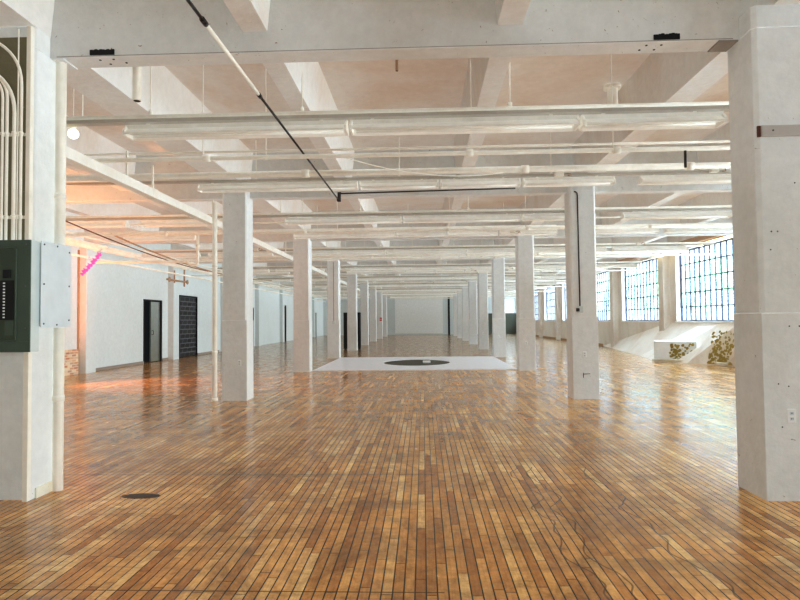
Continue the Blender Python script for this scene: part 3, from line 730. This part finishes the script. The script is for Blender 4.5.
mk('handle', M['screw'], lambda b: [tube(b, [(x, -.04, .95), (x, -.04, 1.1)], .01, 6) for x in (.39, .47)], t)
mk('foot', M['dark'], lambda b: [box(b, x, x+.06, y, y+.06, 0, .04) for x in (.03, .77) for y in (.03, .41)], t)
# far end screen hanging in front of the far wall
t = thing('projector_screen', 'white roll-down screen on the far end wall', 'screen', (-2.9, YF-.062, 0))
mk('screen_fabric', M['white'], lambda b: box(b, 0, 4.9, -.01, .01, .18, 3.75), t)
mk('roller_case', M['fixture'], lambda b: box(b, -.05, 4.95, -.06, .06, 3.75, 3.86), t, bevel=.01)
mk('bottom_bar', M['fixture'], lambda b: box(b, 0, 4.9, -.03, .03, .14, .19), t)
tag(mk('end_wall_strip', M['dark'], lambda b: box(b, 2.52, 2.72, YF-.05, YF-.01, 0, 3.85)), 'narrow black vertical strip at the right of the far end wall', 'strip')
tag(mk('floor_stain', M['conduit_dark'], lambda b: [vprism(b, [(-2.46+.17*math.cos(2*PI*i/24)*(1+.1*math.sin(3*i)), 5.18+.075*math.sin(2*PI*i/24)) for i in range(24)], .0005, .0015)]), 'dark oval floor stain between the nearest left column and the room centre', 'stain')

# ------------------------------------------------------------------ outside
struct(mk('trim_6', M['ground'], lambda b: box(b, XR+.5, 90, -60, 130, -1.2, -1.0)))
def tree(x, y, h, r, lab, seed):
    rnd = random.Random(seed); t = thing('street_tree', lab, 'tree', (x, y, -1.0), 'trees outside the right windows')
    mk('trunk', M['bark'], lambda b: [tube(b, [(0,0,0),(.1,0,h*.3),(0,.1,h*.6)], .16, 8), tube(b, [(.05,0,h*.35),(.9,.5,h*.7)], .07, 6), tube(b, [(.05,0,h*.4),(-.6,-.8,h*.75)], .07, 6)], t)
    def cr(b):
        for _ in range(1500):
            while True:
                p = Vector((rnd.uniform(-1,1), rnd.uniform(-1,1), rnd.uniform(-1,1)))
                if p.length < 1: break
            p = Vector((p.x*r, p.y*r, h*.68+p.z*h*.36)); s = rnd.uniform(.08, .22)
            a = Vector((rnd.gauss(0,1), rnd.gauss(0,1), rnd.gauss(0,1))).normalized()*s; c = a.orthogonal().normalized()*s*.6
            b.faces.new([b.verts.new(q) for q in (p-a, p+c, p+a, p-c)])
    mk('foliage', M['leaf'], cr, t)
for i, (x, y, h, r) in enumerate(((22, 43, 7.5, 3.2), (24, 55, 8, 3.6), (26, 72, 8.5, 4.2), (30, 100, 10, 5))):
    tree(x, y, h, r, '%s leafy tree outside the right windows counting from the near end' % ORD[i], i)

# ------------------------------------------------------------------ light
w = bpy.data.worlds.new('World'); bpy.context.scene.world = w; w.use_nodes = True; nt = w.node_tree; nt.nodes.clear()
out = N(nt, 'ShaderNodeOutputWorld'); bg = N(nt, 'ShaderNodeBackground'); L(nt, bg.outputs[0], out.inputs[0])
tc = N(nt, 'ShaderNodeTexCoord'); sp = N(nt, 'ShaderNodeSeparateXYZ'); L(nt, tc.outputs['Generated'], sp.inputs[0])
colr = ramp(nt, sp.outputs[2], [(0, (.96, .98, 1.)), (.5, (.66, .83, 1.))])
st = N(nt, 'ShaderNodeMapRange'); L(nt, sp.outputs[2], st.inputs[0]); st.inputs[1].default_value = .22; st.inputs[2].default_value = .55; st.inputs[3].default_value = 2.3; st.inputs[4].default_value = 24
L(nt, colr, bg.inputs[0]); L(nt, st.outputs[0], bg.inputs[1])

def area(name, loc, rot, sx, sy, power, col):
    l = bpy.data.lights.new(name, 'AREA'); l.shape = 'RECTANGLE'; l.size = sx; l.size_y = sy; l.energy = power; l.color = col
    o = bpy.data.objects.new(name, l); C.objects.link(o); o.location = loc; o.rotation_euler = rot; return o
# added area lamp behind the viewpoint, unseen, filling the near faces
area('rear_fill_light', (-.5, YN+.3, 2.4), (PI/2, 0, 0), 17, 3.2, 130, (.90, .95, 1.))
# even fill of the whole white interior: added shadowless suns standing in for bounce light
def fill(name, d, strength, col):
    l = bpy.data.lights.new(name, 'SUN'); l.energy = strength; l.color = col; l.angle = .5; l.use_shadow = False
    o = bpy.data.objects.new(name, l); C.objects.link(o); o.rotation_euler = Vector(d).to_track_quat('-Z', 'Y').to_euler()
fill('fill_up', (0, 0, 1), .78, (.93, .96, 1.))
fill('fill_down', (0, 0, -1), .60, (.94, .97, 1.))
fill('fill_forward', (0, 1, 0), .28, (.93, .97, 1.))
fill('fill_from_right', (-1, 0, 0), 1.5, (.95, .98, 1.))
fill('fill_from_left', (1, 0, 0), .18, (.93, .97, 1.))
# the orange work light in the left aisle
def spot(loc, d, e, ang, r=.15, col=(1., .42, .16)):
    l = bpy.data.lights.new('work_light', 'SPOT'); l.energy = e; l.color = col; l.spot_size = math.radians(ang); l.spot_blend = .7; l.shadow_soft_size = r
    o = bpy.data.objects.new('work_light', l); C.objects.link(o); o.location = loc; o.rotation_euler = Vector(d).to_track_quat('-Z', 'Y').to_euler()
spot((-9.75, 14.2, 2.2), (-.05, 1, .12), 230, 75, col=(1., .26, .09))
spot((-9.2, 13.2, 2.2), (.12, 1, .42), 170, 110)
spot((-7.0, 10.5, 2.4), (-.05, .6, 1), 170, 140)
spot((-9.9, 14.6, 2.3), (3.5, 0, -2.3), 1000, 60)

# ------------------------------------------------------------------ camera
cd = bpy.data.cameras.new('camera'); cam = bpy.data.objects.new('camera', cd); C.objects.link(cam)
f_px, yaw, pitch, roll = 602.05, .0383, .0336, .0099
cy_, sy_ = math.cos(yaw), math.sin(yaw); cp, sp_ = math.cos(pitch), math.sin(pitch); cr_, sr_ = math.cos(roll), math.sin(roll)
X = Vector((cy_, sy_, 0)); Yv = Vector((-sy_, cy_, 0)); Z = Vector((0, 0, 1))
F = Yv*cp + Z*sp_; U = -Yv*sp_ + Z*cp
R = X*cr_ - U*sr_; U2 = X*sr_ + U*cr_
cam.matrix_world = Matrix(((R.x, U2.x, -F.x, 0), (R.y, U2.y, -F.y, 0), (R.z, U2.z, -F.z, 1.5), (0, 0, 0, 1)))
cd.sensor_width = 36; cd.lens = f_px/800*36; cd.clip_end = 400; cd.clip_start = .05
sc = bpy.context.scene; sc.camera = cam
sc.view_settings.view_transform = 'Standard'; sc.view_settings.exposure = -0.10; sc.view_settings.look = 'High Contrast'; sc.view_settings.use_white_balance = True; sc.view_settings.white_balance_temperature = 6120; sc.view_settings.white_balance_tint = 4
sc.cycles.max_bounces = 10; sc.cycles.diffuse_bounces = 6; sc.cycles.glossy_bounces = 4; sc.cycles.transparent_max_bounces = 12
sc.cycles.use_denoising = True; sc.cycles.sample_clamp_indirect = 8
